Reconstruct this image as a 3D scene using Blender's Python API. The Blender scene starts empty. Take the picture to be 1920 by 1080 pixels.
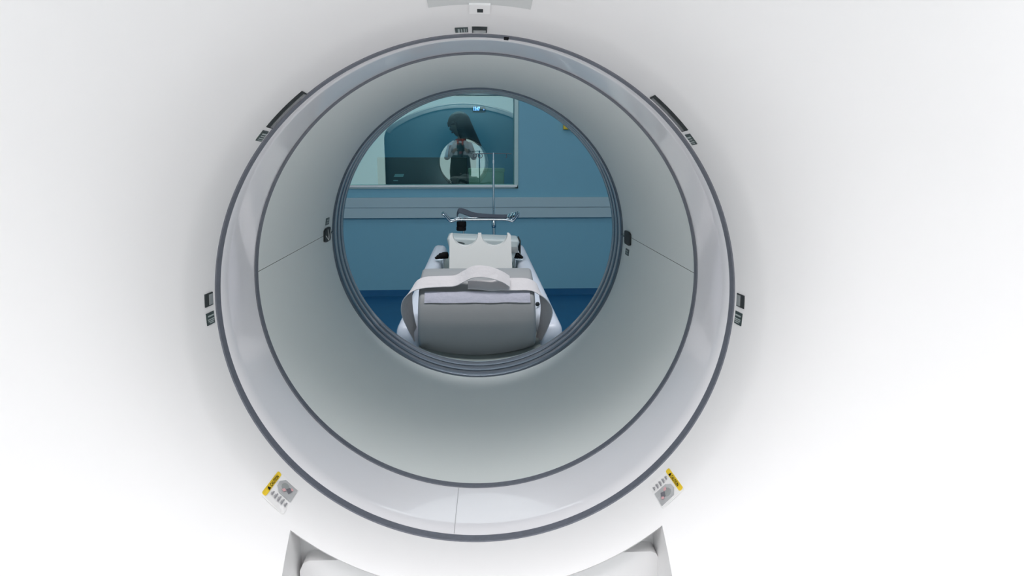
import bpy, bmesh, math, random
from mathutils import Vector, Matrix
random.seed(4)
S = bpy.context.scene
COL = S.collection
PI = math.pi

# ------------------------------------------------------------------ camera
YAW, PITCH, HC = 0.0478, 0.194, 1.2196
cy, sy, cp, sp = math.cos(YAW), math.sin(YAW), math.cos(PITCH), math.sin(PITCH)
fw = Vector((sy*cp, cy*cp, -sp)); rt = Vector((cy, -sy, 0)); up = rt.cross(fw)
cam = bpy.data.cameras.new('camera'); cam.sensor_width = 36; cam.lens = 36*1300/1920
cam.clip_start = 0.02
co = bpy.data.objects.new('camera', cam); COL.objects.link(co)
m = Matrix((rt, up, -fw)).transposed().to_4x4(); m.translation = (0, 0, HC)
co.matrix_world = m
S.camera = co
# ------------------------------------------------------------------ world, lights, exposure
w = bpy.data.worlds.new('world'); S.world = w; w.use_nodes = True
w.node_tree.nodes['Background'].inputs[0].default_value = (.6, .7, .8, 1)
w.node_tree.nodes['Background'].inputs[1].default_value = 0.05
S.view_settings.view_transform = 'Standard'; S.view_settings.look = 'None'
S.view_settings.exposure = 0.0; S.view_settings.gamma = 1; S.view_settings.use_curve_mapping = False

def area(name, loc, sx, sy_, power, col=(1, 1, 1), rot=(0, 0, 0)):
    l = bpy.data.lights.new(name, 'AREA'); l.shape = 'RECTANGLE'; l.size = sx; l.size_y = sy_
    l.energy = power; l.color = col
    o = bpy.data.objects.new(name, l); COL.objects.link(o); o.location = loc; o.rotation_euler = rot
    return o
area('ceiling_light_front', (0, -1.7, 2.72), 3.6, 1.0, 12, (1, .98, .99))
area('ceiling_light_gantry', (-.3, -.2, 2.72), 2.2, .4, 29, (1, .96, .965))
area('mouth_fill_light', (0, .30, 2.72), 2.2, .25, 23, (1, .95, .955))  # extra lamp added to brighten the lower mouth more than the face
area('ceiling_light_rear', (0.0, 2.28, 2.72), 1.6, .3, 36, (1, .98, .99))
area('wall_fill_light', (0.0, 4.6, 2.72), 2.4, .8, 9, (.9, .97, 1))  # weak lamp added to lift the blue walls at the rear
area('control_room_light', (-.3, 7.7, 2.62), 1.6, .8, 15, (.75, .92, 1))

# ------------------------------------------------------------------ materials
def mat(name, col, rough=.5, metal=0, spec=.5, coat=0, noise=0, nscale=30, bump=0, bscale=80, emit=None, estr=0):
    M = bpy.data.materials.new(name); M.use_nodes = True
    nt = M.node_tree; b = nt.nodes['Principled BSDF']
    b.inputs['Base Color'].default_value = (*col, 1); b.inputs['Roughness'].default_value = rough
    b.inputs['Metallic'].default_value = metal; b.inputs['Specular IOR Level'].default_value = spec
    b.inputs['Coat Weight'].default_value = coat
    if emit:
        b.inputs['Emission Color'].default_value = (*emit, 1); b.inputs['Emission Strength'].default_value = estr
    if noise or bump:
        tc = nt.nodes.new('ShaderNodeTexCoord')
    if noise:
        n = nt.nodes.new('ShaderNodeTexNoise'); n.inputs['Scale'].default_value = nscale; n.inputs['Detail'].default_value = 5
        nt.links.new(tc.outputs['Object'], n.inputs['Vector'])
        mx = nt.nodes.new('ShaderNodeMixRGB'); mx.blend_type = 'MIX'
        mx.inputs[1].default_value = (*[c*(1-noise) for c in col], 1)
        mx.inputs[2].default_value = (*[min(1, c*(1+noise)) for c in col], 1)
        nt.links.new(n.outputs['Fac'], mx.inputs[0]); nt.links.new(mx.outputs[0], b.inputs['Base Color'])
    if bump:
        n2 = nt.nodes.new('ShaderNodeTexNoise'); n2.inputs['Scale'].default_value = bscale
        nt.links.new(tc.outputs['Object'], n2.inputs['Vector'])
        bp = nt.nodes.new('ShaderNodeBump'); bp.inputs['Strength'].default_value = bump; bp.inputs['Distance'].default_value = .01
        nt.links.new(n2.outputs['Fac'], bp.inputs['Height']); nt.links.new(bp.outputs[0], b.inputs['Normal'])
    return M
M = {}
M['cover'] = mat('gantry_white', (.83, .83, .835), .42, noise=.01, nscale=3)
M['cover_rear_shaded'] = mat('gantry_rear_shade_tint', (.40, .52, .58), .5)  # white cover tinted darker grey-blue, standing for the dim light on its rear
M['liner'] = mat('liner_white', (.81, .855, .84), .45, noise=.01, nscale=4)
M['film'] = mat('scan_film', (.86, .86, .89), .16, spec=.6, coat=.5, bump=.10, bscale=5)
M['gasket'] = mat('gasket_grey', (.13, .14, .17), .38, noise=.25, nscale=160)
M['ringgrey'] = mat('ring_grey_blue', (.17, .205, .25), .22, metal=.55, noise=.06, nscale=40)
M['groove'] = mat('groove_dark', (.05, .07, .09), .4)
M['darkin'] = mat('dark_inside', (.03, .03, .03), .8)
M['slot'] = mat('laser_slot', (.16, .17, .17), .15, spec=.8)
M['slotdark'] = mat('laser_slot_dark', (.035, .042, .045), .6, spec=.2)
M['slotlens'] = mat('laser_lens', (.30, .32, .32), .12, spec=.8)
M['lab'] = mat('label_dark', (.035, .055, .055), .4)
M['labtxt'] = mat('label_text', (.35, .40, .40), .5)
M['seam'] = mat('seam_grey', (.33, .34, .35), .6)
M['yellow'] = mat('caution_yellow', (.78, .55, .03), .45)
M['black'] = mat('black_plastic', (.005, .005, .006), .7, spec=.15)
M['paper'] = mat('label_white', (.80, .80, .80), .5)
M['picgrey'] = mat('picture_grey', (.42, .43, .44), .5, noise=.35, nscale=60)
M['picdark'] = mat('picture_dark', (.14, .14, .16), .5)
M['picpink'] = mat('picture_pink', (.62, .36, .38), .5)
M['dash'] = mat('sticker_text_grey', (.28, .28, .30), .6)
M['table'] = mat('table_white', (.66, .70, .78), .35, noise=.01, nscale=5)
M['cradle'] = mat('cradle_grey', (.22, .25, .24), .4)
M['pad'] = mat('pad_vinyl_grey', (.30, .305, .31), .42, bump=.05, bscale=25)
M['velcro'] = mat('velcro_white', (.50, .50, .58), .8, bump=.25, bscale=60)
M['strap'] = mat('strap_white', (.72, .69, .70), .8, bump=.2, bscale=50)
M['leg'] = mat('leg_rest_cream', (.66, .66, .64), .45)
M['boxw'] = mat('box_white', (.50, .56, .56), .4)
M['chrome'] = mat('chrome', (.55, .62, .66), .15, metal=1)
M['greystrap'] = mat('strap_grey', (.045, .06, .085), .7, bump=.2)
M['floor'] = mat('floor_blue', (.0, .10, .24), .38, noise=.12, nscale=8)
M['wall'] = mat('wall_blue', (.17, .41, .53), .6, noise=.02, nscale=2)
M['rail'] = mat('wall_rail', (.37, .51, .56), .5)
M['frame'] = mat('window_frame', (.42, .60, .60), .35)
M['wallw'] = mat('wall_mint_white', (.80, .84, .82), .6)
M['ceil'] = mat('ceiling_white', (.8, .8, .8), .8)
M['red'] = mat('red_plastic', (.5, .02, .02), .35)
M['console'] = mat('console_black', (.012, .014, .014), .5)
M['beige'] = mat('beige_box', (.34, .36, .24), .6)
M['desk'] = mat('desk_grey', (.3, .32, .3), .5)
M['led'] = mat('blue_led', (.1, .2, .9), .5, emit=(.25, .45, 1), estr=3)
M['skin'] = mat('skin', (.50, .30, .24), .5, noise=.05)
M['hair'] = mat('hair_black', (.010, .008, .009), .45, bump=.3, bscale=120)
M['greycoat'] = mat('coat_grey', (.20, .23, .25), .8, bump=.2, bscale=20)
M['coat'] = mat('coat_white', (.62, .62, .70), .8, bump=.2, bscale=20)
M['scarf'] = mat('collar_red', (.45, .05, .04), .8)
M['navy'] = mat('trousers_black', (.012, .013, .018), .8)
M['eye'] = mat('eye_dark', (.02, .015, .01), .3)
M['lips'] = mat('lips', (.42, .16, .15), .5)
# window glass: tinted, part transparent, part mirror
G = bpy.data.materials.new('window_glass'); G.use_nodes = True; nt = G.node_tree
for n in list(nt.nodes):
    if n.type == 'BSDF_PRINCIPLED': nt.nodes.remove(n)
out = [n for n in nt.nodes if n.type == 'OUTPUT_MATERIAL'][0]
tr = nt.nodes.new('ShaderNodeBsdfTransparent'); tr.inputs[0].default_value = (.50, .84, .86, 1)
gl = nt.nodes.new('ShaderNodeBsdfGlossy'); gl.inputs[0].default_value = (.72, 1, .97, 1); gl.inputs['Roughness'].default_value = .012
mx = nt.nodes.new('ShaderNodeMixShader'); mx.inputs[0].default_value = .15
nt.links.new(tr.outputs[0], mx.inputs[1]); nt.links.new(gl.outputs[0], mx.inputs[2]); nt.links.new(mx.outputs[0], out.inputs[0])
M['glass'] = G

# ------------------------------------------------------------------ helpers
def link(name, bm, material, parent=None, smooth=True, angle=40):
    me = bpy.data.meshes.new(name)
    bmesh.ops.remove_doubles(bm, verts=bm.verts, dist=1e-6)
    bmesh.ops.recalc_face_normals(bm, faces=bm.faces)
    bm.to_mesh(me); bm.free()
    o = bpy.data.objects.new(name, me); COL.objects.link(o)
    me.materials.append(M[material] if isinstance(material, str) else material)
    if smooth:
        me.polygons.foreach_set('use_smooth', [True]*len(me.polygons))
        me.set_sharp_from_angle(angle=math.radians(angle))
    if parent:
        o.parent = parent
        o.matrix_parent_inverse = Matrix.Translation(parent.location).inverted()
    return o
def thing(name, label, cat, loc=(0, 0, 0), group=None):
    o = bpy.data.objects.new(name, None); COL.objects.link(o); o.location = loc; o.empty_display_size = .1
    return tag(o, label, cat, group)
def tag(o, label, cat, group=None):
    o['label'] = label; o['category'] = cat
    if group: o['group'] = group
    return o
def struct(o):
    o['kind'] = 'structure'; return o

def box(bm, x0, x1, y0, y1, z0, z1, bev=0, seg=3):
    vs = [bm.verts.new(v) for v in ((x0,y0,z0),(x1,y0,z0),(x1,y1,z0),(x0,y1,z0),(x0,y0,z1),(x1,y0,z1),(x1,y1,z1),(x0,y1,z1))]
    fs = [bm.faces.new([vs[i] for i in f]) for f in ((0,3,2,1),(4,5,6,7),(0,1,5,4),(1,2,6,5),(2,3,7,6),(3,0,4,7))]
    if bev:
        es = list({e for f in fs for e in f.edges})
        bmesh.ops.bevel(bm, geom=es, offset=bev, segments=seg, affect='EDGES', profile=.5)
def grid(bm, P, closeu=False, closev=False):
    """P[i][j] -> Vector; quads"""
    V = [[bm.verts.new(p) for p in row] for row in P]
    n, k = len(V), len(V[0])
    for i in range(n if closeu else n-1):
        for j in range(k if closev else k-1):
            a, b, c, d = V[i][j], V[(i+1) % n][j], V[(i+1) % n][(j+1) % k], V[i][(j+1) % k]
            try: bm.faces.new((a, b, c, d))
            except ValueError: pass
    return V
def tube(bm, pts, r, n=12, cap=True):
    pts = [Vector(p) for p in pts]; rows = []
    t0 = (pts[1]-pts[0]).normalized(); a = t0.orthogonal().normalized()
    for i, p in enumerate(pts):
        t = (pts[min(i+1, len(pts)-1)]-pts[max(i-1, 0)]).normalized()
        a = (a - t*a.dot(t)).normalized(); b = t.cross(a)
        rr = r[i] if isinstance(r, (list, tuple)) else r
        rows.append([p+(a*math.cos(2*PI*k/n)+b*math.sin(2*PI*k/n))*rr for k in range(n)])
    V = grid(bm, rows, closev=True)
    if cap:
        bm.faces.new(V[0]); bm.faces.new(list(reversed(V[-1])))
def smoothpath(pts, k=8):
    P = [Vector(p) for p in pts]; P = [P[0]*2-P[1]]+P+[P[-1]*2-P[-2]]; out = []
    for i in range(1, len(P)-2):
        for s in range(k):
            t = s/k; a, b, c, d = P[i-1:i+3]
            out.append(.5*((2*b)+(c-a)*t+(2*a-5*b+4*c-d)*t*t+(3*b-a-3*c+d)*t**3))
    out.append(P[-2]); return out
def extrude_poly(bm, pts, y0, y1, bev=0):
    """polygon in x,z extruded along y; y may be functions of z"""
    f0 = (lambda z: y0) if not callable(y0) else y0
    f1 = (lambda z: y1) if not callable(y1) else y1
    A = [bm.verts.new((x, f0(z), z)) for x, z in pts]; B = [bm.verts.new((x, f1(z), z)) for x, z in pts]
    bm.faces.new(A); bm.faces.new(list(reversed(B)))
    n = len(pts)
    for i in range(n): bm.faces.new((A[i], B[i], B[(i+1) % n], A[(i+1) % n]))
    if bev:
        es = [e for e in bm.edges if e.is_valid and len(e.link_faces) == 2 and e.calc_face_angle(0) > .9]
        bmesh.ops.bevel(bm, geom=es, offset=bev, segments=2, affect='EDGES')

# ------------------------------------------------------------------ the setting
YW, YC = 5.86, 9.0            # window wall, control-room back wall
XL, XR, YF, ZC = -2.7, 2.7, -3.2, 2.8
def wallbox(name, material, *a):
    bm = bmesh.new(); box(bm, *a); return struct(link(name, bm, material, smooth=False))
wallbox('floor', 'floor', XL-.15, XR+.15, 1.3, YC+.15, -.1, 0)
M['floor_bounce'] = mat('floor_pale_bounce', (.82, .79, .79), .5, noise=.03, nscale=20)  # unseen front floor, made pale to bounce light up into the mouth
wallbox('floor', 'floor_bounce', XL-.15, XR+.15, YF-.15, 1.3, -.1, 0)
wallbox('ceiling', 'ceil', XL-.15, XR+.15, YF-.15, YC+.15, ZC, ZC+.1)
wallbox('wall_front', 'wallw', XL, XR, YF-.15, YF, 0, ZC)
for nm, x0, x1 in (('left', XL-.15, XL), ('right', XR, XR+.15)):
    wallbox('wall_'+nm, 'wallw', x0, x1, YF-.15, 1.3, 0, ZC)
    wallbox('wall_rear_'+nm, 'wall', x0, x1, 1.3, YC+.15, 0, ZC)
wallbox('wall_control_room', 'wall', XL, XR, YC, YC+.15, 0, ZC)
WX0, WX1, WZ0, WZ1 = -1.75, .333, .918, 1.705       # window opening
bm = bmesh.new()
box(bm, XL, WX0, YW, YW+.2, 0, ZC); box(bm, WX1, XR, YW, YW+.2, 0, ZC)
box(bm, WX0, WX1, YW, YW+.2, 0, WZ0); box(bm, WX0, WX1, YW, YW+.2, WZ1, ZC)
struct(link('wall_back', bm, 'wall', smooth=False))
# unseen glowing panel added behind the camera as front fill light, with a frame
wf = bpy.data.objects.new('fill_panel', None); COL.objects.link(wf); wf.location = (0, YF, .5); struct(wf)
fill_glow = mat('fill_panel_glow', (.8, .85, .85), .6, emit=(.93, .98, 1), estr=1.4)
for k in range(1):
    bm = bmesh.new(); box(bm, -2.37, 2.37, YF+.005, YF+.02, .43, 2.47); link('window_pane', bm, fill_glow, wf, smooth=False)  # emissive sheet of the added fill panel
bm = bmesh.new()
for z0 in (.36, 2.46): box(bm, -2.46, 2.46, YF+.001, YF+.05, z0, z0+.08, .004, 2)
for k in (0, 4): box(bm, -2.44+1.2*k, -2.36+1.2*k, YF+.001, YF+.05, .40, 2.50, .004, 2)
link('window_frame', bm, 'frame', wf, smooth=False)  # border of the added fill panel
# crash rail along the back wall: two stepped boards
bm = bmesh.new()
box(bm, XL, XR, YW-.036, YW, .762, .845, .004, 2)
box(bm, XL, XR, YW-.030, YW, .675, .762, .003, 2)
struct(link('trim_1', bm, 'rail', smooth=False))
bm = bmesh.new(); box(bm, XL, XR, YW-.006, YW, .001, .06)
struct(link('baseboard_back', bm, 'floor', smooth=False))
# observation window
win = bpy.data.objects.new('window_1', None); COL.objects.link(win); win.location = ((WX0+WX1)/2, YW+.05, WZ0); struct(win)
bm = bmesh.new(); fwid = .034
for a in ((WX0, WX1, WZ0, WZ0+fwid*.85), (WX0, WX1, WZ1-fwid*.9, WZ1), (WX0, WX0+fwid, WZ0, WZ1), (WX1-fwid, WX1, WZ0, WZ1)):
    box(bm, a[0], a[1], YW-.012, YW+.19, a[2], a[3], .004, 2)
link('window_frame', bm, 'frame', win, smooth=False)
bm = bmesh.new(); box(bm, WX0, WX1-.01, YW-.024, YW-.002, WZ0+.012, WZ0+.030, .003, 2)
link('window_sill', bm, mat('sill_white', (.75, .80, .80), .35), win, smooth=False)
YP = YW+.045
bm = bmesh.new()
gx0, gx1, gz0, gz1 = WX0+.02, WX1-.02, WZ0+.02, WZ1-.02
yp = lambda x, z: YP+.0245*x - .0055*(z-1.3)          # the pane is set slightly askew in its frame
A = [bm.verts.new((x, yp(x, z), z)) for x, z in ((gx0, gz0), (gx1, gz0), (gx1, gz1), (gx0, gz1))]
bm.faces.new(A)
link('window_pane', bm, 'glass', win, smooth=False)

# ------------------------------------------------------------------ the scanner gantry
AZ = 1.015
gan = thing('ct_scanner', 'large white ring-shaped medical scanner whose open bore fills the view', 'scanner', (0, 1.27, 0))
GP = [(.350, .916), (.3513, .90), (.353, .885), (.357, .862), (.362, .843), (.368, .829), (.380, .803), (.40, .770), (.43, .735), (.47, .700), (.52, .662), (.6, .610), (.8, .525), (1.2, .45), (1.8, .44)]
def gy(r):
    if r <= GP[0][0]: return GP[0][1]
    for (a, b), (c, d) in zip(GP, GP[1:]):
        if r <= c: return b+(d-b)*(r-a)/(c-a)
    return GP[-1][1]
def ry(y):          # radius at a given depth on the mouth
    if y >= .916: return .350
    for (a, b), (c, d) in zip(GP, GP[1:]):
        if y >= d: return a+(c-a)*(b-y)/(b-d)
    return 1
def pol(r, deg, y): a = math.radians(deg); return Vector((r*math.cos(a), y, AZ+r*math.sin(a)))
# outline of the housing: flat sides, arched top
HW, ZS, ZT, ZB = 1.10, 1.46, 1.84, .06
def outline(n):
    h = ZT-ZS; R = (HW*HW+h*h)/(2*h); zc = ZT-R; a0 = math.asin(HW/R)
    P = []
    NX = .239
    def seg(a, b, k): return [(a[0]+(b[0]-a[0])*i/k, a[1]+(b[1]-a[1])*i/k) for i in range(k)]
    P += seg((NX, ZB), (HW-.08, ZB), 14)
    P += [(HW-.08+.08*math.sin(t), ZB+.08-.08*math.cos(t)) for t in [PI/2*i/8 for i in range(8)]]
    P += seg((HW, ZB+.08), (HW, ZS-.12), 22)
    # rounded shoulder into the arch
    sh0, sh2 = Vector((HW, ZS-.12)), Vector((R*math.sin(a0*.86), zc+R*math.cos(a0*.86))); sh1 = Vector((HW, ZS+.02))
    for i in range(8):
        t = i/8; q = sh0*(1-t)**2+sh1*2*t*(1-t)+sh2*t*t; P.append((q.x, q.y))
    for i in range(60):
        a = a0*.86*(1-2*i/60); P.append((R*math.sin(a), zc+R*math.cos(a)))
    right = P[:14+8+22+8]
    P += [(-x, z) for x, z in reversed(right)]+[]
    P.append((-NX, ZB)) if abs(P[-1][0]+NX) > 1e-6 else None
    return P
OUT = outline(0)
# front cover: 1) mouth of revolution up to r=.368, 2) face blended to outline with the docking notch left open
T0, T1 = -49.6, 228.0          # angles where the notch walls meet the mouth (measured counter-clockwise)
bm = bmesh.new()
RR = [.350, .3513, .353, .355, .357, .3595, .362, .365, .368]
MA = [T0+(T1-T0)*k/260 for k in range(261)]+[T1+(360-T1+T0)*k/60 for k in range(1, 60)]
grid(bm, [[pol(r, a, gy(r)) for r in RR] for a in MA], closeu=True)
N = len(OUT)
# arc length of the outline
L = [0]
for a, b in zip(OUT, OUT[1:]): L.append(L[-1]+math.dist(a, b))
def outpt(s):
    s = max(0, min(1, s))*L[-1]
    for i in range(len(L)-1):
        if s <= L[i+1]:
            t = (s-L[i])/max(1e-9, L[i+1]-L[i]); return Vector((OUT[i][0]+(OUT[i+1][0]-OUT[i][0])*t, OUT[i][1]+(OUT[i+1][1]-OUT[i][1])*t))
    return Vector(OUT[-1])
# choose matching: column k at angle th; outer point = ray/outline point blended near the notch
def rayhit(th):
    d = Vector((math.cos(math.radians(th)), math.sin(math.radians(th)))); best = None
    for (a, b) in zip(OUT, OUT[1:]):
        a_ = Vector(a)-Vector((0, AZ)); b_ = Vector(b)-Vector((0, AZ)); e = b_-a_
        den = d.x*e.y-d.y*e.x
        if abs(den) < 1e-9: continue
        t = (a_.x*e.y-a_.y*e.x)/den; u = (a_.x*d.y-a_.y*d.x)/den
        if t > 0 and -1e-6 <= u <= 1+1e-6: best = d*t+Vector((0, AZ))
    return best
NC = 260
inner, outer = [], []
for k in range(NC+1):
    th = T0+(T1-T0)*k/NC
    inner.append(Vector((.368*math.cos(math.radians(th)), AZ+.368*math.sin(math.radians(th)))))
# outer points: parametrise by arclength, softly warped so columns stay near radial
keys = [(0.0, 0.0)]
def s_of(pt):
    best = (9, 0)
    for i in range(len(OUT)-1):
        a, b = Vector(OUT[i]), Vector(OUT[i+1]); e = b-a; t = max(0, min(1, (pt-a).dot(e)/max(e.dot(e), 1e-12)))
        d = (a+e*t-pt).length
        if d < best[0]: best = (d, (L[i]+t*(L[i+1]-L[i]))/L[-1])
    return best[1]
for th in (-20, 0, 30, 60, 90, 120, 150, 180, 200): keys.append(((th-T0)/(T1-T0), s_of(rayhit(th))))
keys.append((1, 1))
def warp(u):
    for (a, b), (c, d) in zip(keys, keys[1:]):
        if u <= c: return b+(d-b)*(u-a)/(c-a)
    return 1
S_ = [0, .012, .03, .055, .09, .14, .2, .28, .38, .5, .62, .74, .86, .95]
P = []
for k in range(NC+1):
    o2 = outpt(warp(k/NC)); i2 = inner[k]; row = []
    for s in S_:
        q = i2+(o2-i2)*s; r = (q-Vector((0, AZ))).length; row.append(Vector((q.x, gy(max(r, .368)), q.y)))
    q = o2; e = (o2-i2).normalized(); yb = gy((o2-Vector((0, AZ))).length)
    for t in (.35, .7, 1.0):                      # rounded rim then side
        qq = i2+(o2-i2)*(.95+.05*math.sin(t*PI/2)); row.append(Vector((qq.x, yb+.05*(1-math.cos(t*PI/2))+.002, qq.y)))
    row.append(Vector((o2.x, .93, o2.y)))
    P.append(row)
grid(bm, P)
# notch walls going back
for k in (0, NC):
    back = [Vector((p.x, .93, p.z)) for p in P[k]]
    grid(bm, [P[k], back])
arcN = 60; arc = [pol(.368, T1-360+(T0-(T1-360))*i/arcN, gy(.368)) for i in range(arcN+1)]
grid(bm, [arc, [pol(.371, T1-360+(T0-(T1-360))*i/arcN, gy(.368)+.003) for i in range(arcN+1)], [pol(.373, T1-360+(T0-(T1-360))*i/arcN, .93) for i in range(arcN+1)]])
def notch_poly(xo, zt, ch, rc, zb=.07):
    # outline in x,z whose top is bitten by the circle of the mouth
    xa = math.sqrt(rc*rc-(AZ-zt)**2); a0 = math.atan2(zt-AZ, xa); a1 = -PI-a0
    P = [(-xo, zb), (xo, zb)]+([(xo, zt-ch*1.25), (xo-ch*.45, zt-ch*.30), (xo-ch*1.05, zt)] if ch else [(xo, zt)])
    P += [(rc*math.cos(a0+(a1-a0)*i/40), AZ+rc*math.sin(a0+(a1-a0)*i/40)) for i in range(41)]
    return P+([(-xo+ch*1.05, zt), (-xo+ch*.45, zt-ch*.30), (-xo, zt-ch*1.25)] if ch else [(-xo, zt)])
extrude_poly(bm, notch_poly(.247, .728, 0, .374), .868, .935)
link('front_cover', bm, 'cover', gan, angle=50)
# base panel inside the notch
bm = bmesh.new()
extrude_poly(bm, notch_poly(.2415, .689, .012, .3745), .842, .869, bev=.002)
link('docking_panel', bm, 'cover', gan)
# small trapezoid cap on the lower lip of the mouth
def shell(bm, y0, y1, a0, a1, off=.0012, ny=6, na=24, thick=True):
    """thin plate lying on the bore surface between depths y0..y1 and angles a0..a1; a0/a1 may be functions of depth fraction"""
    A0 = a0 if callable(a0) else (lambda t: a0); A1 = a1 if callable(a1) else (lambda t: a1)
    top, low = [], []
    for i in range(ny+1):
        t = i/ny; y = y0+(y1-y0)*t; r = ry(y)
        top.append([pol(r-off, A0(t)+(A1(t)-A0(t))*j/na, y) for j in range(na+1)])
        low.append([pol(r+.0005, A0(t)+(A1(t)-A0(t))*j/na, y) for j in range(na+1)])
    grid(bm, top)
    ring = lambda T: [T[0][j] for j in range(na+1)]+[T[i][na] for i in range(1, ny+1)]+[T[ny][j] for j in range(na-1, -1, -1)]+[T[i][0] for i in range(ny-1, 0, -1)]
    grid(bm, [ring(top), ring(low)], closev=True)
bm = bmesh.new(); shell(bm, .832, .880, lambda t: -100.6+2.2*t, lambda t: -81.6-2.9*t, off=.0006)
link('lip_cap', bm, 'cover', gan)
# rear cover
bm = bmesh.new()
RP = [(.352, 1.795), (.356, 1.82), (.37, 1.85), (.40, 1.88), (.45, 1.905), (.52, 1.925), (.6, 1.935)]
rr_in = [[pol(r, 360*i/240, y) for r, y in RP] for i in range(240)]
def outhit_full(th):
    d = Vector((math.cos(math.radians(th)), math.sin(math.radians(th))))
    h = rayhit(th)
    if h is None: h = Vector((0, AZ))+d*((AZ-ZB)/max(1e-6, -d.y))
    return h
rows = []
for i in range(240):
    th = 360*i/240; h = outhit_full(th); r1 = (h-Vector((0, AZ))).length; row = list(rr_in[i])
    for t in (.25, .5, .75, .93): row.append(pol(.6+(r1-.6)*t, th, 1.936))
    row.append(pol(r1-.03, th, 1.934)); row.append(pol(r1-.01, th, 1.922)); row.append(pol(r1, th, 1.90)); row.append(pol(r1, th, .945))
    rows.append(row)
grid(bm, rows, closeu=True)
link('rear_cover', bm, 'cover_rear_shaded', gan, angle=50)
bm = bmesh.new(); rows = []
for i in range(121):                         # bevelled rim added over the rear face, pale to give the arch its edge highlight
    th = 22+136*i/120; h = outhit_full(th); r1 = (h-Vector((0, AZ))).length
    rows.append([pol(r1-.075, th, 1.9365), pol(r1-.070, th, 1.944), pol(r1-.035, th, 1.940), pol(r1-.008, th, 1.922), pol(r1+.003, th, 1.895), pol(r1+.003, th, 1.86), pol(r1-.001, th, 1.858)])
grid(bm, rows); link('rear_rim_highlight', bm, 'cover', gan, angle=50)
bm = bmesh.new(); box(bm, -.95, .95, .75, 1.80, 0, .075)
link('floor_base', bm, 'darkin', gan, smooth=False)
# bore
def revolve(name, prof, material, a0=0, a1=360, n=240, parent=gan, angle=40):
    bm = bmesh.new(); full = abs(a1-a0-360) < 1e-6
    k = n if full else n+1
    grid(bm, [[pol(r, a0+(a1-a0)*i/n, y) for r, y in prof] for i in range(k)], closeu=full)
    return link(name, bm, material, parent, angle=angle)
revolve('front_gasket', [(.352, .914), (.3485, .9165), (.348, .931), (.3505, .934)], 'gasket')
revolve('scan_window', [(.352, .932), (.350, .935), (.350, .97), (.350, 1.01), (.350, 1.05), (.350, 1.080)], 'film')
revolve('scan_window_gasket', [(.352, 1.0795), (.3485, 1.081), (.348, 1.0935), (.3505, 1.096)], 'gasket')
sm = bmesh.new()
grid(sm, [[pol(.3494, -96.7+.5*t+dd, .936+.142*t) for dd in (-.05, .05)] for t in [i/8 for i in range(9)]])
link('scan_window_seam', sm, 'seam', gan)
bm = bmesh.new(); box(bm, -.003, .003, .9175, .930, AZ+.3465, AZ+.3485)
o = link('gasket_clip', bm, 'black', gan); o.rotation_euler = (0, math.radians(-6), 0)
o.rotation_euler = (0, 0, 0)
for v in o.data.vertices:
    a = math.radians(-6.1); x, z = v.co.x, v.co.z-AZ
    v.co.x = x*math.cos(a)-z*math.sin(a); v.co.z = AZ+x*math.sin(a)+z*math.cos(a)
prof = [(.3525, 1.0945), (.3505, 1.0955), (.3505, 1.25), (.3505, 1.45), (.3505, 1.672)]
revolve('tunnel_liner', prof, 'liner', 1.75, 176.95)
revolve('tunnel_liner', prof, 'liner', 177.10, 361.60)
revolve('liner_backing', [(.354, 1.09), (.354, 1.68)], 'darkin')
revolve('rear_trim_ring', [(.3535, 1.664), (.3470, 1.668), (.3460, 1.671), (.3460, 1.702), (.3472, 1.706), (.3515, 1.7065)], 'ringgrey')
revolve('rear_trim_ring', [(.3515, 1.7105), (.3472, 1.711), (.3460, 1.715), (.3460, 1.744), (.3472, 1.748), (.3515, 1.7485)], 'ringgrey')
revolve('rear_trim_ring', [(.3515, 1.7525), (.3472, 1.753), (.3462, 1.757), (.3462, 1.786), (.3485, 1.793), (.3545, 1.798)], 'ringgrey')
revolve('ring_backing', [(.3525, 1.66), (.3525, 1.80)], 'groove')

# laser slots and labels round the mouth
def slot(name, y0, y1, a0, a1, m1='slotdark', m2='slotlens', off=.0014):
    bm = bmesh.new(); shell(bm, y0, y1, a0, a1, off)
    o = link(name, bm, m1, gan)
    w = (a1-a0); e = min(.25, abs(w)*.12)
    bm = bmesh.new(); shell(bm, y0+(y1-y0)*.45, y1-(y1-y0)*.10, a0+e, a1-e, off+.0006)
    c = link('lens', bm, m2, o); c.parent = o; c.matrix_parent_inverse = Matrix.Identity(4)
    return o
def plabel(name, y0, y1, a0, a1, rows_, along='a'):
    bm = bmesh.new(); shell(bm, y0, y1, a0, a1, .0010)
    o = link(name, bm, 'lab', gan)
    bm = bmesh.new()
    for (f0, f1, g0, g1) in rows_:
        if along == 'a': shell(bm, y0+(y1-y0)*g0, y0+(y1-y0)*g1, a0+(a1-a0)*f0, a0+(a1-a0)*f1, .0016, ny=1, na=3)
        else: shell(bm, y0+(y1-y0)*f0, y0+(y1-y0)*f1, a0+(a1-a0)*g0, a0+(a1-a0)*g1, .0016, ny=1, na=3)
    c = link('label_print', bm, 'labtxt', o); c.matrix_parent_inverse = Matrix.Identity(4)
    return o
slot('laser_slot', .887, .907, 175.9, 178.7, 'slotdark', 'slotlens')
slot('laser_slot', .887, .907, -.2, 2.7, 'slotdark', 'slotlens')
slot('laser_slot', .894, .9125, 127.8, 138.1, 'slotdark', 'slot')
slot('laser_slot', .888, .907, 41.1, 51.1, 'slotdark', 'slot')
slot('laser_slot', .884, .907, 88.0, 91.0, 'slotdark', 'slotlens')
two = [(.22, .34, .15, .88), (.52, .60, .12, .90), (.66, .74, .15, .85), (.80, .87, .3, .8)]
plabel('laser_warning_label', .888, .908, 180.1, 182.7, two)
plabel('laser_warning_label', .890, .909, -1.4, -4.2, two)
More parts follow.
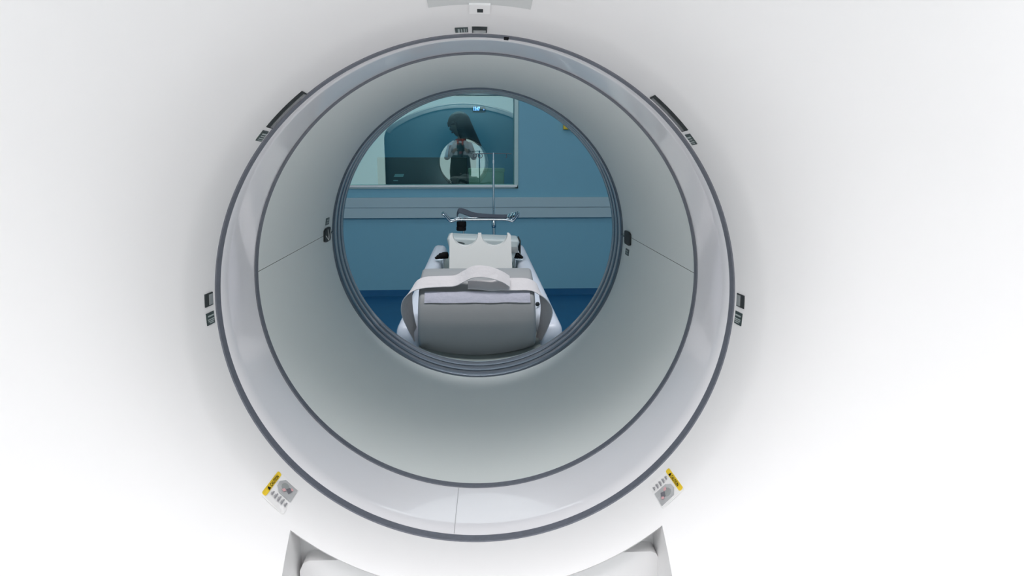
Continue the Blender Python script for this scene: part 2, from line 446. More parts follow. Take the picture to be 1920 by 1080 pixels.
four = [(.22, .36, .15, .85), (.46, .56, .2, .85), (.66, .76, .1, .85), (.84, .9, .2, .8)]
plabel('laser_warning_label', .893, .911, 139.0, 141.6, four)
plabel('laser_warning_label', .891, .907, 40.2, 37.5, four)
plabel('laser_warning_label', .886, .905, 94.4, 91.8, four)
# microphone nub and shallow recess plate at the top
bm = bmesh.new(); shell(bm, .79, .828, 98.5, 80.5, .0012, na=40)
link('upper_recess', bm, mat('recess_grey', (.60, .62, .62), .5), gan)
bm = bmesh.new(); shell(bm, .8255, .8405, 91.4, 87.6, .0035)
o = link('microphone_housing', bm, 'cover', gan)
bm = bmesh.new(); shell(bm, .832, .8365, 89.95, 88.9, .0045)
c = link('microphone', bm, 'slotdark', o); c.matrix_parent_inverse = Matrix.Identity(4)

# laser windows inside the tunnel, with a small label each and a short lead to the trim ring
def quad_on_cyl(bm, pts, off, R=.3505):
    """pts: (y, deg) polygon lying on the tunnel wall, thin plate"""
    A = [bm.verts.new(pol(R-off, a, y)) for y, a in pts]; B = [bm.verts.new(pol(R, a, y)) for y, a in pts]
    bm.faces.new(A); n = len(pts)
    for i in range(n): bm.faces.new((A[i], B[i], B[(i+1) % n], A[(i+1) % n]))
for side in (0, 1):
    F = (lambda a: a) if side == 0 else (lambda a: 178.0-a)
    bm = bmesh.new()
    quad_on_cyl(bm, [(1.573, F(-1.0)), (1.585, F(-1.6)), (1.628, F(-1.6)), (1.634, F(-1.0)), (1.634, F(3.0)), (1.628, F(3.5)), (1.585, F(3.5)), (1.573, F(2.8))], .004)
    o = link('laser_window', bm, 'slotdark', gan)
    if side == 1:
        bm = bmesh.new()
        for (p, q) in (((1.578, 1.0), (1.606, -1.2)), ((1.606, -1.2), (1.63, 2.6)), ((1.600, 3.0), (1.607, -1.0))):
            d = Vector((q[0]-p[0], (q[1]-p[1])*.006)).normalized(); nrm = Vector((-d.y, d.x))*.0013
            quad_on_cyl(bm, [(p[0]+nrm.x, F(p[1]+nrm.y/.0061)), (q[0]+nrm.x, F(q[1]+nrm.y/.0061)), (q[0]-nrm.x, F(q[1]-nrm.y/.0061)), (p[0]-nrm.x, F(p[1]-nrm.y/.0061))], .0052)
        c = link('window_glint', bm, 'slotlens', o, smooth=False); c.matrix_parent_inverse = Matrix.Identity(4)
    bm = bmesh.new(); tube(bm, [pol(.3478, F(.9), 1.63), pol(.3478, F(.9), 1.6685)], .0016, 8)
    c = link('lead', bm, 'groove', o); c.matrix_parent_inverse = Matrix.Identity(4)
    bm = bmesh.new()
    G0, G1 = (-3.3, -5.7) if side == 0 else (4.6, 7.2)
    quad_on_cyl(bm, [(1.590, F(G0)), (1.590, F(G1)), (1.624, F(G1)), (1.624, F(G0))], .0012)
    o = link('tunnel_label', bm, 'lab', gan)
    bm = bmesh.new()
    for t in (.25, .6):
        a = G0+(G1-G0)*t; quad_on_cyl(bm, [(1.597, F(a)), (1.597, F(a+(G1-G0)*.15)), (1.617, F(a+(G1-G0)*.15)), (1.617, F(a))], .0018)
    c = link('label_print', bm, 'labtxt', o); c.matrix_parent_inverse = Matrix.Identity(4)

# caution stickers: local frame u = reading direction, v = up; mapped onto the mouth
def text_mesh(txt, size, bold=.0):
    cu = bpy.data.curves.new('t', 'FONT'); cu.body = txt; cu.size = size; cu.align_x = 'LEFT'; cu.offset = bold
    o = bpy.data.objects.new('t', cu); COL.objects.link(o)
    bpy.context.view_layer.update()
    me = bpy.data.meshes.new_from_object(o.evaluated_get(bpy.context.evaluated_depsgraph_get()))
    bpy.data.objects.remove(o); bpy.data.curves.remove(cu)
    return me
def sticker(yc, ac, sgn):
    def mp(u, v, off):
        y = yc+sgn*u; a = ac-sgn*math.degrees(v/.355); return pol(ry(y)-off, a, y)
    def plate(name, material, poly, off, par=None, sub=1):
        bm = bmesh.new(); A = [bm.verts.new(mp(u, v, off)) for u, v in poly]; B = [bm.verts.new(mp(u, v, off-.0006)) for u, v in poly]
        bm.faces.new(A); n = len(poly)
        for i in range(n): bm.faces.new((A[i], B[i], B[(i+1) % n], A[(i+1) % n]))
        o = link(name, bm, material, par or gan, smooth=False)
        if par: o.matrix_parent_inverse = Matrix.Identity(4)
        return o
    def rect(u0, u1, v0, v1, r=0, k=4):
        if not r: return [(u0, v0), (u1, v0), (u1, v1), (u0, v1)]
        P = []
        for (cx, cz, a0) in ((u1-r, v0+r, -90), (u1-r, v1-r, 0), (u0+r, v1-r, 90), (u0+r, v0+r, 180)):
            P += [(cx+r*math.cos(math.radians(a0+90*i/k)), cz+r*math.sin(math.radians(a0+90*i/k))) for i in range(k+1)]
        return P
    base = plate('caution_sticker', 'paper', rect(-.026, .026, -.020, .0195, .003), .0008)
    plate('yellow_strip', 'yellow', rect(-.024, .024, .0125, .0195, .003), .0014, base)
    plate('warning_triangle', 'black', [(-.0135, .0138), (-.0085, .0138), (-.011, .0183)], .0020, base)
    me = text_mesh('CAUTION', .0062, .00012)
    for vtx in me.vertices: vtx.co = mp(vtx.co.x*.82-.0070, vtx.co.y+.0138, .0020)
    o = bpy.data.objects.new('caution_text', me); COL.objects.link(o); me.materials.append(M['black']); o.parent = base
    # picture: grey panel with a rounded person-in-scanner photo, and five short print lines beside it
    plate('sticker_picture', 'picgrey', [(-.004, -.0185), (.0215, -.0185), (.0215, .0035), (.012, .0095), (.003, .0085), (-.004, .002)], .0014, base)
    pp = [(.010+.0068*math.cos(a), -.002+.0062*math.sin(a)) for a in [PI*2*i/14 for i in range(14)]]
    plate('picture_figure', 'slotlens', pp, .0020, base)
    plate('picture_figure', 'picdark', [(.004, -.010), (.012, -.013), (.014, -.007), (.007, -.004)], .0025, base)
    plate('picture_figure', 'picpink', [(.001, -.003), (.0055, -.005), (.0065, -.001), (.002, .001)], .0026, base)
    plate('picture_figure', 'picpink', [(.011, -.012), (.0145, -.0135), (.016, -.010), (.013, -.009)], .0027, base)
    bm = bmesh.new()
    for i in range(5):
        v = .0065-i*.0057; e = (.0045, .0020, .0010, .0015, .0045)[i]
        A = [bm.verts.new(mp(u, vv, .0016)) for u, vv in ((-.0175+e*.3, v), (-.0065-e*.5, v), (-.0065-e*.5, v+.0020), (-.0175+e*.3, v+.0020))]
        bm.faces.new(A)
        A = [bm.verts.new(mp(u, vv, .0016)) for u, vv in ((-.0165+e*.3, v+.0024), (-.009-e*.5, v+.0024), (-.009-e*.5, v+.0032), (-.0165+e*.3, v+.0032))]
        bm.faces.new(A)
    o = link('sticker_print', bm, 'dash', base, smooth=False); o.matrix_parent_inverse = Matrix.Identity(4)
sticker(.864, -138.2, 1)
sticker(.872, -44.4, -1)

# ------------------------------------------------------------------ patient table
tb = thing('patient_table', 'white scanner table with raised side rails behind the bore', 'table', (0, 3.1, 0))
bm = bmesh.new(); box(bm, -.22, .22, 2.55, 3.85, 0, .34, .03); link('pedestal', bm, 'table', tb)
bm = bmesh.new(); box(bm, -.262, .262, 2.11, 4.03, .30, .60, .035, 4); link('table_body', bm, 'table', tb)
def rail(sx):
    # rounded-rectangle section swept from front to back, front end rounded over
    bm = bmesh.new()
    xo, xi = .262*sx, .188*sx
    pr_ = [(xi, .52), (xi, .660), (xi+.004*sx, .672), (xi+.010*sx, .682), (xi+.022*sx, .689), (xo-.024*sx, .691), (xo-.010*sx, .686), (xo-.002*sx, .674), (xo, .655), (xo, .45)]
    rows = []
    for y, dz, ins in ((2.098, -.09, .010), (2.10, -.045, .005), (2.108, -.018, .002), (2.125, -.004, 0), (2.15, 0, 0), (3.0, 0, 0), (3.95, 0, 0), (4.02, -.004, 0), (4.030, -.02, .004)):
        rows.append([Vector((x-(ins*sx if abs(x) > .22 else -ins*sx), y, z+dz if z > .6 else z)) for x, z in pr_])
    V = grid(bm, rows); bm.faces.new(V[0]); bm.faces.new(list(reversed(V[-1])))
    return link('side_rail', bm, 'table', tb, angle=60)
rail(-1); rail(1)
bm = bmesh.new()            # concave cradle on which everything lies
rows = []
def cz(x): return .612+.90*x*x
for y in (1.955, 1.97, 2.2, 3.0, 3.9):
    e = .008 if y == 1.955 else 0
    xs = [-.185+.37*i/24 for i in range(25)]
    rows.append([Vector((x, y, cz(x)-e)) for x in xs]+[Vector((x, y, cz(x)-.016+e*.5)) for x in reversed(xs)])
V = grid(bm, rows, closev=True); bm.faces.new(V[0]); bm.faces.new(list(reversed(V[-1])))
link('cradle', bm, 'cradle', tb)
for sx in (-1, 1):          # black strap anchors with a chrome clip on the rails
    bm = bmesh.new()
    tube(bm, smoothpath([(sx*.158, 3.42, .716), (sx*.178, 3.41, .716), (sx*.196, 3.40, .713), (sx*.214, 3.39, .704)], 5), [.017]*6+[.015]*4+[.011]*3+[.008]*3, 12)
    o = link('strap_anchor', bm, 'black', tb)
    bm = bmesh.new(); tube(bm, [(sx*.176, 3.37, .6985), (sx*.214, 3.37, .6985)], .004, 8)
    link('anchor_clip', bm, 'chrome', tb)
    bm = bmesh.new(); tube(bm, [(sx*.176, 3.37, .66), (sx*.176, 3.37, .6985)], .004, 8)
    link('anchor_post', bm, 'chrome', tb)
bm = bmesh.new()
bmesh.ops.create_uvsphere(bm, u_segments=16, v_segments=10, radius=.008, matrix=Matrix.Translation((.2025, 2.36, .697)))
link('rail_knob', bm, 'slotdark', tb)

# cushion
PADP = [(2.030, None), (2.008, .665), (2.000, .695), (2.006, .728), (2.022, .760), (2.045, .788), (2.070, .808), (2.10, .824), (2.13, .834), (2.17, .843), (2.22, .848), (2.245, .845), (2.258, .835), (2.264, .81), (2.268, None)]
pad = thing('support_cushion', 'large grey vinyl wedge cushion with strap on top at near end of table', 'cushion', (-.008, 2.13, .612))
def pad_pt(i, x):
    y, z = PADP[i]
    zb = cz(x)+.002
    return Vector((x-.008, y, zb if z is None else max(z, zb+.004*i)))
bm = bmesh.new()
xs = [-.176, -.1745, -.171, -.166]+[-.16+.32*i/16 for i in range(1, 16)]+[.166, .171, .1745, .176]
rows = []
for x in xs:
    e = {.176: .010, .1745: .005, .171: .002, .166: .0005}.get(round(abs(x), 4), 0)
    row = []
    for i in range(len(PADP)):
        p = pad_pt(i, x); c = Vector((p.x, 2.14, .73)); row.append(p+(c-p).normalized()*e)
    rows.append(row)
V = grid(bm, rows)
bm.faces.new([v for v in V[0]]); bm.faces.new(list(reversed(V[-1])))
for a in range(len(xs)-1): bm.faces.new((V[a][0], V[a][-1], V[a+1][-1], V[a+1][0]))
link('cushion_body', bm, 'pad', pad, angle=50)
def padsurf(t):            # t in profile index units
    i = min(int(t), len(PADP)-2); f = t-i; a, b = PADP[i], PADP[i+1]
    za = a[1] if a[1] else .62; zb_ = b[1] if b[1] else .62
    return Vector((0, a[0]+(b[0]-a[0])*f, za+(zb_-za)*f))
bm = bmesh.new(); rows = []
for k in range(21):
    x = -.160+.318*k/20; row = []
    for t in (4.55, 4.95, 5.35, 5.8):
        p = padsurf(t+.02*math.sin(k*.9)-.012*k/2*.35); row.append(Vector((x-.005, p.y-.0025-.0006*math.sin(k*1.3+t*5), p.z+.001)))
    rows.append(row)
grid(bm, rows); o = link('velcro_strip', bm, 'velcro', pad)
o['label'] = 'white velcro strip across the cushion'

# straps: ribbon through points with width vectors
def ribbon(name, pts, wid, material, thick=.0022, k=6, wob=0):
    C = smoothpath(pts, k); Wd = smoothpath(wid, k); rows = []
    for i, (c, d) in enumerate(zip(C, Wd)):
        t = (C[min(i+1, len(C)-1)]-C[max(i-1, 0)]).normalized(); n = t.cross(d).normalized()*thick*.5
        m_ = n*wob*math.sin(i*.9)
        rows.append([c-d*.5+n, c-d*.2+n+m_, c+d*.2+n+m_*.5, c+d*.5+n, c+d*.5-n, c+d*.2-n+m_*.5, c-d*.2-n+m_, c-d*.5-n])
    bm = bmesh.new(); V = grid(bm, rows, closev=True); bm.faces.new(V[0]); bm.faces.new(list(reversed(V[-1])))
    return link(name, bm, material, angle=60)
s1 = ribbon('restraint_strap',
    [(-.198, 2.12, .640), (-.212, 2.10, .69), (-.222, 2.085, .74), (-.219, 2.078, .785), (-.200, 2.078, .815), (-.170, 2.080, .829), (-.12, 2.082, .832), (-.075, 2.083, .834), (-.050, 2.083, .846), (-.015, 2.080, .862), (.03, 2.078, .860), (.070, 2.075, .846), (.092, 2.073, .832)],
    [(.012, .045, .0), (.022, .045, .0), (.030, .045, .004), (.024, .048, .010), (.006, .045, .018), (0, .040, .026), (0, .040, .026), (0, .040, .026), (0, .036, .028), (0, .034, .030), (0, .034, .03), (0, .034, .028), (0, .034, .028)], 'strap', wob=.4)
tag(s1, 'long white restraint strap arching over the cushion from its left side', 'strap', None)
s2 = ribbon('restraint_strap',
    [(-.035, 2.078, .8215), (0.0, 2.078, .8215), (.035, 2.078, .8185), (.065, 2.0775, .8225), (.105, 2.078, .8225), (.150, 2.078, .821), (.176, 2.078, .808), (.196, 2.08, .780), (.207, 2.085, .74), (.200, 2.095, .69), (.186, 2.11, .640)],
    [(0, .030, .018), (0, .034, .022), (0, .036, .024), (0, .040, .028), (0, .042, .030), (0, .042, .028), (0, .046, .022), (-.022, .048, .012), (-.032, .045, .004), (-.024, .045, 0), (-.014, .045, 0)], 'strap', wob=.4)
tag(s2, 'shorter white restraint strap lying flat on the cushion, hanging off its right side', 'strap', None)

# scalloped leg rest
bm = bmesh.new()
def scal(n=18):
    P = [(-.128, .668), (.142, .668), (.137, .866), (.131, .872)]
    def scoop(xa, xb):
        c = (xa+xb)/2; r = (xb-xa)/2; return [(c+r*math.cos(a), .872-.050*math.sin(a)) for a in [PI*i/n for i in range(n+1)]]
    P += scoop(.010, .123)+[(.006, .872), (.000, .872)]+scoop(-.113, -.004)+[(-.121, .872), (-.126, .866)]
    return P
extrude_poly(bm, scal(), lambda z: 2.86+(z-.668)*.55, lambda z: 2.885+(z-.668)*.55+.03)
# fix to the real bottom of the cradle
for v in bm.verts:
    if v.co.z < .67: v.co.z = cz(v.co.x)+.0015 if abs(v.co.x) < .18 else v.co.z
lg = link('leg_rest', bm, 'leg', angle=25)
tag(lg, 'cream plastic leg rest plate with two round scoops in its top edge', 'leg rest')
# white box behind it
bx = thing('equipment_box', 'white plastic box on the table behind the scooped leg rest', 'box', (.02, 3.45, .62))
bm = bmesh.new(); box(bm, -.156, .198, 3.36, 3.56, .655, .812, .012, 3)
for v in bm.verts:
    v.co.z -= (v.co.x+.156)*.045 if v.co.z > .75 else 0
    if v.co.z < .70: v.co.x *= .80
link('box_body', bm, 'boxw', bx)
bm = bmesh.new(); box(bm, .199, .205, 3.38, 3.55, .725, .793, .002, 2)
link('end_cap', bm, 'slotdark', bx)
bm = bmesh.new(); box(bm, .150, .19, 3.352, 3.362, .735, .765, .003, 2); link('latch', bm, 'slotlens', bx)
bm = bmesh.new(); tube(bm, [(-.115, 3.3585, .790), (-.09, 3.3585, .787), (-.07, 3.3585, .782)], .0022, 6); link('handle_mark', bm, 'slotdark', bx)

# chrome rack with loose grey strap
YT = 4.0
rk = thing('chrome_rack', 'bent chrome wire rack with upturned ends above far end of table', 'rack', (.02, YT, .69))
for dy, sh in ((-.03, 0), (.07, .004)):
    bm = bmesh.new()
    tube(bm, smoothpath([(-.205+sh, YT+dy, .868), (-.196, YT+dy, .864), (-.168, YT+dy, .832), (-.150, YT+dy, .829), (-.12, YT+dy, .838), (-.06, YT+dy, .838), (.10, YT+dy, .838), (.155, YT+dy, .836), (.185, YT+dy, .828), (.200, YT+dy, .832), (.216, YT+dy, .850), (.228, YT+dy, .868)], 6), .0052, 10)
    link('frame_bar', bm, 'chrome', rk)
for xx in (-.205, .226):
    bm = bmesh.new(); tube(bm, smoothpath([(xx, YT-.03, .868), (xx-.003*(1 if xx < 0 else -1), YT-.01, .874), (xx, YT+.05, .874), (xx+.002, YT+.07, .868)], 5), .0052, 10)
    link('end_loop', bm, 'chrome', rk)
bm = bmesh.new()
for k, xx in enumerate((.165, .185, .20)): tube(bm, [(xx, YT-.02, .848+.004*k), (xx+.012, YT+.05, .862+.004*k)], .006, 8)
link('clamp', bm, 'chrome', rk)
bm = bmesh.new(); tube(bm, [(-.102, YT, .773), (-.102, YT, .777), (-.101, YT, .793), (-.101, YT, .796), (-.1, YT, .80), (-.1, YT, .822), (-.1, YT, .827)], [.024, .028, .028, .0255, .028, .028, .024], 20)
o = link('tightening_knob', bm, 'black', rk)
bm = bmesh.new(); tube(bm, [(-.088, YT, .60), (-.088, YT, .778)], .006, 10); tube(bm, [(-.098, YT-.03, .836), (-.098, YT, .830), (-.096, YT+.07, .838)], .006, 10); link('rack_post', bm, 'chrome', rk)
gs = ribbon('loose_strap', [(-.125, YT+.01, .862), (-.112, YT+.01, .887), (-.075, YT+.012, .878), (-.03, YT+.015, .862), (.04, YT+.018, .856), (.11, YT+.02, .852), (.165, YT+.02, .852)],
    [(0, .02, .02), (0, .02, .025), (0, .02, .03), (0, .02, .026), (0, .02, .020), (0, .02, .018), (0, .02, .018)], 'greystrap', thick=.005)
tag(gs, 'dark grey strap lying loosely along the chrome rack', 'strap')

# drip pole behind the table
pl = thing('drip_pole', 'slim steel drip pole with hooks standing behind the table end', 'pole', (.092, 4.28, 0))
bm = bmesh.new(); tube(bm, [(.092, 4.28, .05), (.092, 4.28, .79)], .0098, 14); link('lower_tube', bm, 'chrome', pl)
bm = bmesh.new(); tube(bm, [(.092, 4.28, .79), (.092, 4.28, 1.215)], .0068, 12); link('upper_tube', bm, 'chrome', pl)
bm = bmesh.new(); tube(bm, [(.092, 4.28, .758), (.092, 4.28, .765), (.092, 4.28, .800), (.092, 4.28, .806)], [.010, .014, .014, .009], 14); link('collar', bm, 'chrome', pl)
bm = bmesh.new(); tube(bm, [(.092, 4.28, 1.150), (.092, 4.28, 1.170)], .0105, 12); link('upper_collar', bm, 'chrome', pl)
for a in range(5):
    d = Vector((math.cos(a*2*PI/5+.3), math.sin(a*2*PI/5+.3), 0))
    bm = bmesh.new(); tube(bm, [Vector((.092, 4.28, .07)), Vector((.092, 4.28, .055))+d*.12, Vector((.092, 4.28, .045))+d*.17], .012, 8); o = link('foot', bm, 'chrome', pl)
    bm = bmesh.new(); c = Vector((.092, 4.28, .026))+d*.17; tube(bm, [c+Vector((-d.y, d.x, 0))*.01, c-Vector((-d.y, d.x, 0))*.01], .026, 14)
    q = link('castor', bm, 'black', o); q.matrix_parent_inverse = Matrix.Identity(4)
for sx, L_ in ((-1, .11), (1, .11)):
    bm = bmesh.new(); tube(bm, smoothpath([(.092, 4.28, 1.208), (.092+sx*.03, 4.28, 1.209), (.092+sx*L_, 4.28, 1.207)], 4), .0022 if sx > 0 else .0028, 8)
    if sx < 0:
        for cx, rr in ((-.020, .011), (.012, .013)):
            tube(bm, [(cx+rr*math.cos(t), 4.28, 1.196+rr*math.sin(t)) for t in [2*PI*i/18 for i in range(19)]], .0022, 6, cap=False)
    else:
        tube(bm, smoothpath([(.17, 4.28, 1.207), (.172, 4.28, 1.19), (.166, 4.28, 1.182)], 4), .0022, 6)
    link('hook', bm, 'groove', pl)

# emergency button on the wall
eb = thing('emergency_button', 'yellow emergency stop box with red button on the blue wall right of the window', 'button', (.745, YW, 1.44))
bm = bmesh.new(); box(bm, .703, .790, YW-.035, YW, 1.400, 1.478, .006); link('housing', bm, 'yellow', eb)
bm = bmesh.new(); tube(bm, [(.752, YW-.034, 1.440), (.752, YW-.048, 1.440), (.752, YW-.050, 1.440), (.752, YW-.062, 1.440), (.752, YW-.066, 1.440)], [.014, .014, .026, .026, .020], 20); link('push_button', bm, 'red', eb)

# ------------------------------------------------------------------ control room behind the glass
dk = thing('desk', 'grey desk in the control room behind the window', 'desk', (-.3, 6.3, 0))
bm = bmesh.new(); box(bm, -1.5, .8, 6.08, 6.55, .71, .75, .004); link('desk_top', bm, 'desk', dk)
for xx in (-1.45, .75):
    for yy in (6.12, 6.5):
        bm = bmesh.new(); box(bm, xx-.025, xx+.025, yy-.025, yy+.025, 0, .71); link('leg', bm, 'desk', dk, smooth=False)
cs = thing('control_console', 'wide black console panel on the desk behind the window glass', 'console', (-.48, 6.2, .75))
bm = bmesh.new(); box(bm, -.875, -.098, 6.15, 6.20, .79, 1.1715, .006); link('screen_housing', bm, 'console', cs)
bm = bmesh.new(); box(bm, -.70, -.28, 6.13, 6.30, .751, .795, .006); link('stand', bm, 'console', cs)
bm = bmesh.new(); extrude_poly(bm, [(-.735, 1.005), (-.655, 1.005), (-.645, 1.03), (-.722, 1.03)], 6.142, 6.149); box(bm, -.74, -.70, 6.142, 6.149, .970, .978)
link('maker_plate', bm, mat('plate_grey', (.35, .40, .40), .5), cs, smooth=False)
bb = thing('storage_box', 'olive beige box on the desk at the right end of the black console', 'box', (.04, 6.25, .75))
bm = bmesh.new(); box(bm, -.085, .225, 6.15, 6.42, .751, 1.065, .004); link('box_body', bm, 'beige', bb)
bm = bmesh.new(); box(bm, -.09, .23, 6.145, 6.425, 1.045, 1.075, .004); link('lid', bm, 'beige', bb)
# digital display
dd = thing('digital_display', 'small blue illuminated digital display high behind the window glass', 'display', (.0, YC-.03, 1.83))
bm = bmesh.new(); box(bm, -.068, .09, YC-.03, YC, 1.722, 1.778, .005); link('display_housing', bm, mat('display_casing', (.05, .14, .18), .5), dd)
me = text_mesh('15:47', .062, .002)
for v in me.vertices: v.co = (v.co.x*.62-.060, YC-.032, v.co.y+1.728)
o = bpy.data.objects.new('display_digits', me); COL.objects.link(o); me.materials.append(M['led']); o.parent = dd; o.matrix_parent_inverse = Matrix.Translation(dd.location).inverted()
bm = bmesh.new(); tube(bm, [(.075, YC-.034, 1.738), (.075, YC-.030, 1.738)], .008, 10)
link('indicator', bm, mat('led_dim', (.1, .2, .6), .5, emit=(.25, .4, 1), estr=1.2), dd)

# ------------------------------------------------------------------ people
def skin_body(name, joints, edges, material, parent, root=0, sub=2):
    me = bpy.data.meshes.new(name); me.from_pydata([j[0] for j in joints], edges, []); me.materials.append(M[material])
    tmp = bpy.data.objects.new(name, me); COL.objects.link(tmp)
    sk = tmp.modifiers.new('s', 'SKIN'); sk.use_smooth_shade = True
    d = me.skin_vertices[0].data
    for i, j in enumerate(joints):
        r = j[1]; d[i].radius = (r, r) if not isinstance(r, tuple) else r; d[i].use_root = (i == root)
    sb = tmp.modifiers.new('u', 'SUBSURF'); sb.levels = sub; sb.render_levels = sub
    bpy.context.view_layer.update()
    m2 = bpy.data.meshes.new_from_object(tmp.evaluated_get(bpy.context.evaluated_depsgraph_get()))
    bpy.data.objects.remove(tmp)
    o = bpy.data.objects.new(name, m2); COL.objects.link(o)
    m2.polygons.foreach_set('use_smooth', [True]*len(m2.polygons))
    if parent: o.parent = parent
    return o
def loft(bm, secs, n=28):
    """secs: (cx, cy, z, rx, ry)"""
    rows = [[Vector((cx+rx*math.cos(2*PI*k/n), cy_+ry_*math.sin(2*PI*k/n), z)) for k in range(n)] for cx, cy_, z, rx, ry_ in secs]
    return grid(bm, rows, closev=True)
def person(label, loc, rotz, H, arms, headtilt=0.0, longhair=True, scarf=True, hem=.50, cloth='coat'):
    """local frame: faces -y"""
    k = H/1.62
    root = thing('person', label, 'person', loc); root.rotation_euler = (0, 0, rotz); root.scale = (k, k, k)
    J, E = [], []
    def add(p, r, prev=None):
        J.append((p, r)); i = len(J)-1
        if prev is not None: E.append((prev, i))
        return i
    pel = add((0, 0, .88), .125); sp1 = add((0, 0, 1.03), .105, pel); ch = add((0, 0, 1.20), .12, sp1); up_ = add((0, .005, 1.30), .095, ch)
    nk = add((0, .0, 1.375), .048, up_); nk2 = add((0, -.012, 1.42), .046, nk)
    for s in (-1, 1):
        hp = add((s*.09, 0, .83), .085, pel); kn = add((s*.095, -.01, .46), .055, hp); an = add((s*.095, .02, .09), .036, kn)
        add((s*.10, -.05, .045), .034, an); add((s*.105, -.13, .032), .028, len(J)-1)
        sh = add((s*.155, 0, 1.285), .050, up_)
        el, wr = arms[0 if s < 0 else 1]
        e = add(el, .038, sh); w_ = add(wr, .026, e)
        d = (Vector(wr)-Vector(el)).normalized(); palm = Vector(wr)+d*.05
        pm = add(tuple(palm), .028, w_)
        side = d.cross(Vector((0, 0, 1))).normalized() if abs(d.z) < .9 else Vector((1, 0, 0))
        upv = side.cross(d).normalized()
        for q, ln in enumerate((.060, .070, .066, .052)):
            off = side*(q-1.5)*.018
            b = palm+d*.035+off; a = add(tuple(b), .0090, pm)
            c1 = b+d*ln*.45-upv*.014; a = add(tuple(c1), .0082, a); c2 = c1+d*ln*.25-upv*.03; add(tuple(c2), .007, a)
        tb_ = palm-side*.032*(1 if s > 0 else -1)*-1+d*.0-upv*.005; a = add(tuple(tb_), .0105, pm); add(tuple(tb_+d*.032-upv*.012), .009, a)
    skin_body('body', J, E, 'skin', root)
    # head: shaped ellipsoid with face, child of the person
    def headxf(v):
        v = Vector(v); a = headtilt; y, z = v.y, v.z-1.45
        return Vector((v.x, y*math.cos(a)-z*math.sin(a)-.01, 1.45+y*math.sin(a)+z*math.cos(a)))
    bm = bmesh.new(); bmesh.ops.create_uvsphere(bm, u_segments=40, v_segments=30, radius=1)
    for v in bm.verts:
        x, y, z = v.co
        jaw = 1-.34*max(0, -z)**1.3
        X, Y, Z = x*.074*jaw, y*.094*(1-.12*max(0, -z)), z*.115+1.515
        if y < 0:                                     # face side: nose, brow, eye hollows, mouth, chin
            fx = x/.5
            Y -= .020*math.exp(-(x/.14)**2)*math.exp(-((z+.16)/.16)**2)
            Y -= .006*math.exp(-(z-.18)**2/.012)*math.exp(-(x/.6)**2)
            Y += .009*math.exp(-((abs(x)-.38)/.17)**2)*math.exp(-((z-.03)/.10)**2)
            Y -= .006*math.exp(-(x/.28)**2)*math.exp(-((z+.46)/.08)**2)
            Y -= .010*math.exp(-(x/.30)**2)*math.exp(-((z+.82)/.16)**2)
        v.co = headxf((X, Y, Z))
    hd = link('head', bm, 'skin', None, angle=80); hd.parent = root
    for s in (-1, 1):
        bm = bmesh.new(); bmesh.ops.create_uvsphere(bm, u_segments=12, v_segments=8, radius=.011)
        for v in bm.verts: v.co = headxf((v.co.x+s*.029, v.co.y*.6-.080, v.co.z*.6+1.519))
        e = link('eye', bm, 'eye', None); e.parent = hd
        bm = bmesh.new(); bmesh.ops.create_uvsphere(bm, u_segments=12, v_segments=10, radius=1)
        for v in bm.verts: v.co = headxf((s*.074+v.co.x*.009, v.co.y*.017+.008, v.co.z*.030+1.505))
        e = link('ear', bm, 'skin', None); e.parent = hd
    bm = bmesh.new(); bmesh.ops.create_uvsphere(bm, u_segments=14, v_segments=8, radius=1)
    for v in bm.verts: v.co = headxf((v.co.x*.024, v.co.y*.006-.090, v.co.z*.007+1.462))
    e = link('mouth', bm, 'lips', None); e.parent = hd
    # hair: cap plus long fall at the back
    bm = bmesh.new(); n = 36; rows = []
    for i in range(15):
        t = i/14; row = []
        for q in range(n):
            a = 2*PI*q/n; back = math.sin(a)          # +1 at the back (y+), -1 at the face
            if t <= .5:
                ph = t*PI; rad = math.sin(ph); x, y, z = .092*rad*math.cos(a), .112*rad*math.sin(a)+.006, 1.53+.118*math.cos(ph)
                if back < -.2: y -= .010*rad
            else:
                u = (t-.5)*2; fall = (.26 if longhair else .08)*max(0, (back+.75)/1.75)**.5; fr = max(0, -back-.55)
                x = (.092+.018*u)*math.cos(a); y = .112*math.sin(a)+.006+(.055*u if back > 0 else .0); z = 1.53-fall*u-(0 if fr <= 0 else 0)
                if back < -.2: y -= .010*(1-u)
                if back < -.12: z = 1.53+.030+.012*u*0-.02*u; y += .006*u
            row.append(headxf((x, y, z)))
        rows.append(row)
    V = grid(bm, rows, closev=True)
    bmesh.ops.remove_doubles(bm, verts=bm.verts, dist=1e-5)
    hr = link('hair', bm, 'hair', None, angle=80); hr.parent = root
    so = hr.modifiers.new('t', 'SOLIDIFY'); so.thickness = .006
    # clothes
    bm = bmesh.new()
    low = [(0, .0, .50, .215, .16), (0, 0, .70, .20, .155), (0, 0, .90, .188, .145)] if hem < .6 else [(0, 0, hem, .172, .136)]
    if hem > .6:
        b2 = bmesh.new(); loft(b2, [(0, 0, .80, .165, .13), (0, 0, .88, .185, .145), (0, 0, 1.0, .170, .134), (0, 0, hem-.02, .166, .130), (0, 0, hem+.01, .168, .131)], 32)
        tw = link('trousers_waist', b2, 'navy', None, angle=80); tw.parent = root
    loft(bm, low+[(0, 0, 1.05 if hem < 1.05 else hem+.02, .165, .132), (0, 0, 1.18, .178, .138), (0, .0, 1.27, .180, .125), (0, .003, 1.325, .145, .098), (0, .003, 1.36, .085, .075), (0, .003, 1.38, .066, .066)], 36)
    ct = link('coat', bm, cloth, None, angle=80); ct.parent = root
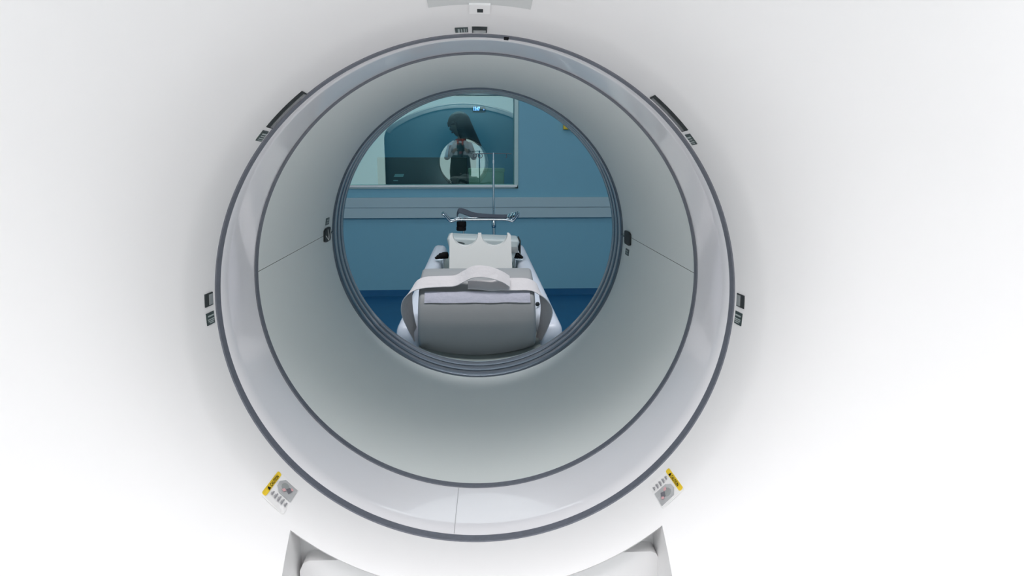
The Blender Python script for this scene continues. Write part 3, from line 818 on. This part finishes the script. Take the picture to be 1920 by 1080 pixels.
    for s in (-1, 1):
        el, wr = arms[0 if s < 0 else 1]; sh = Vector((s*.150, 0, 1.285)); el = Vector(el); wr = Vector(wr)
        bm = bmesh.new(); tube(bm, [sh+Vector((-s*.03, 0, .012)), sh, sh.lerp(el, .5), el, el.lerp(wr, .5), el.lerp(wr, .92)], [.045, .066, .058, .052, .046, .044], 18, cap=False)
        sl = link('sleeve', bm, cloth, None, angle=80); sl.parent = root
        bm = bmesh.new(); tube(bm, [(s*.085, 0, .86), (s*.095, -.005, .5), (s*.097, .012, .10)], [.105, .078, .062], 18, cap=False)
        tr_ = link('trouser_leg', bm, 'navy', None, angle=80); tr_.parent = root
        bm = bmesh.new(); bmesh.ops.create_uvsphere(bm, u_segments=16, v_segments=10, radius=1)
        for v in bm.verts: v.co = (s*.10+v.co.x*.045, -.045+v.co.y*.125, max(0, .045+v.co.z*.05))
        sh_ = link('shoe', bm, 'navy', None, angle=80); sh_.parent = root
    bm = bmesh.new()
    if scarf: tube(bm, [(.07*math.cos(t), .07*math.sin(t), 1.375+.012*math.sin(t)) for t in [2*PI*i/20 for i in range(21)]], .016, 8, cap=False)
    for s in ((-1, 1) if scarf else ()): tube(bm, smoothpath([(s*.045, -.070, 1.365), (s*.035, -.115, 1.30), (s*.018, -.142, 1.20), (s*.008, -.145, 1.13)], 4), [.017]*13, 8)
    if scarf: cl = link('scarf', bm, 'scarf', None, angle=80); cl.parent = root
    else: bm.free()
    bm = bmesh.new(); box(bm, -.055, .055, -.158, -.125, 1.05, 1.32, .015)
    for v in bm.verts:
        if v.co.z > 1.2: v.co.x *= .6; v.co.y += .028
    sr = link('dark_shirt', bm, 'navy', None, angle=80); sr.parent = root
    return root
# woman in the control room, profile to the left, leaning over the desk
person('person with long dark hair in a grey coat standing in profile behind the window glass', (-.155, 6.86, 0), -PI/2-.25+0, 1.575,
       [((-.24, -.03, 1.06), (-.16, -.22, .98)), ((.24, -.03, 1.06), (.16, -.22, .98))], headtilt=.22, scarf=False, cloth='greycoat')
# photographer, mirrored in the window through the bore
person('person in white top and dark trousers holding a black camera, seen mirrored in the window', (0.0, -.40, 0), PI, 1.60,
       [((-.23, -.06, 1.07), (-.115, -.215, 1.18)), ((.23, -.06, 1.07), (.115, -.215, 1.18))], headtilt=.05, hem=1.11)
cm = thing('hand_camera', 'black camera held at chest height, mirrored in the window glass', 'camera', (0, -.09, 1.16))
bm = bmesh.new(); box(bm, -.066, .066, -.128, -.075, 1.160, 1.27, .010); link('camera_body', bm, 'black', cm)
bm = bmesh.new(); tube(bm, [(0, -.075, 1.2196), (0, -.03, 1.2196)], .034, 24); link('lens_barrel', bm, 'black', cm)
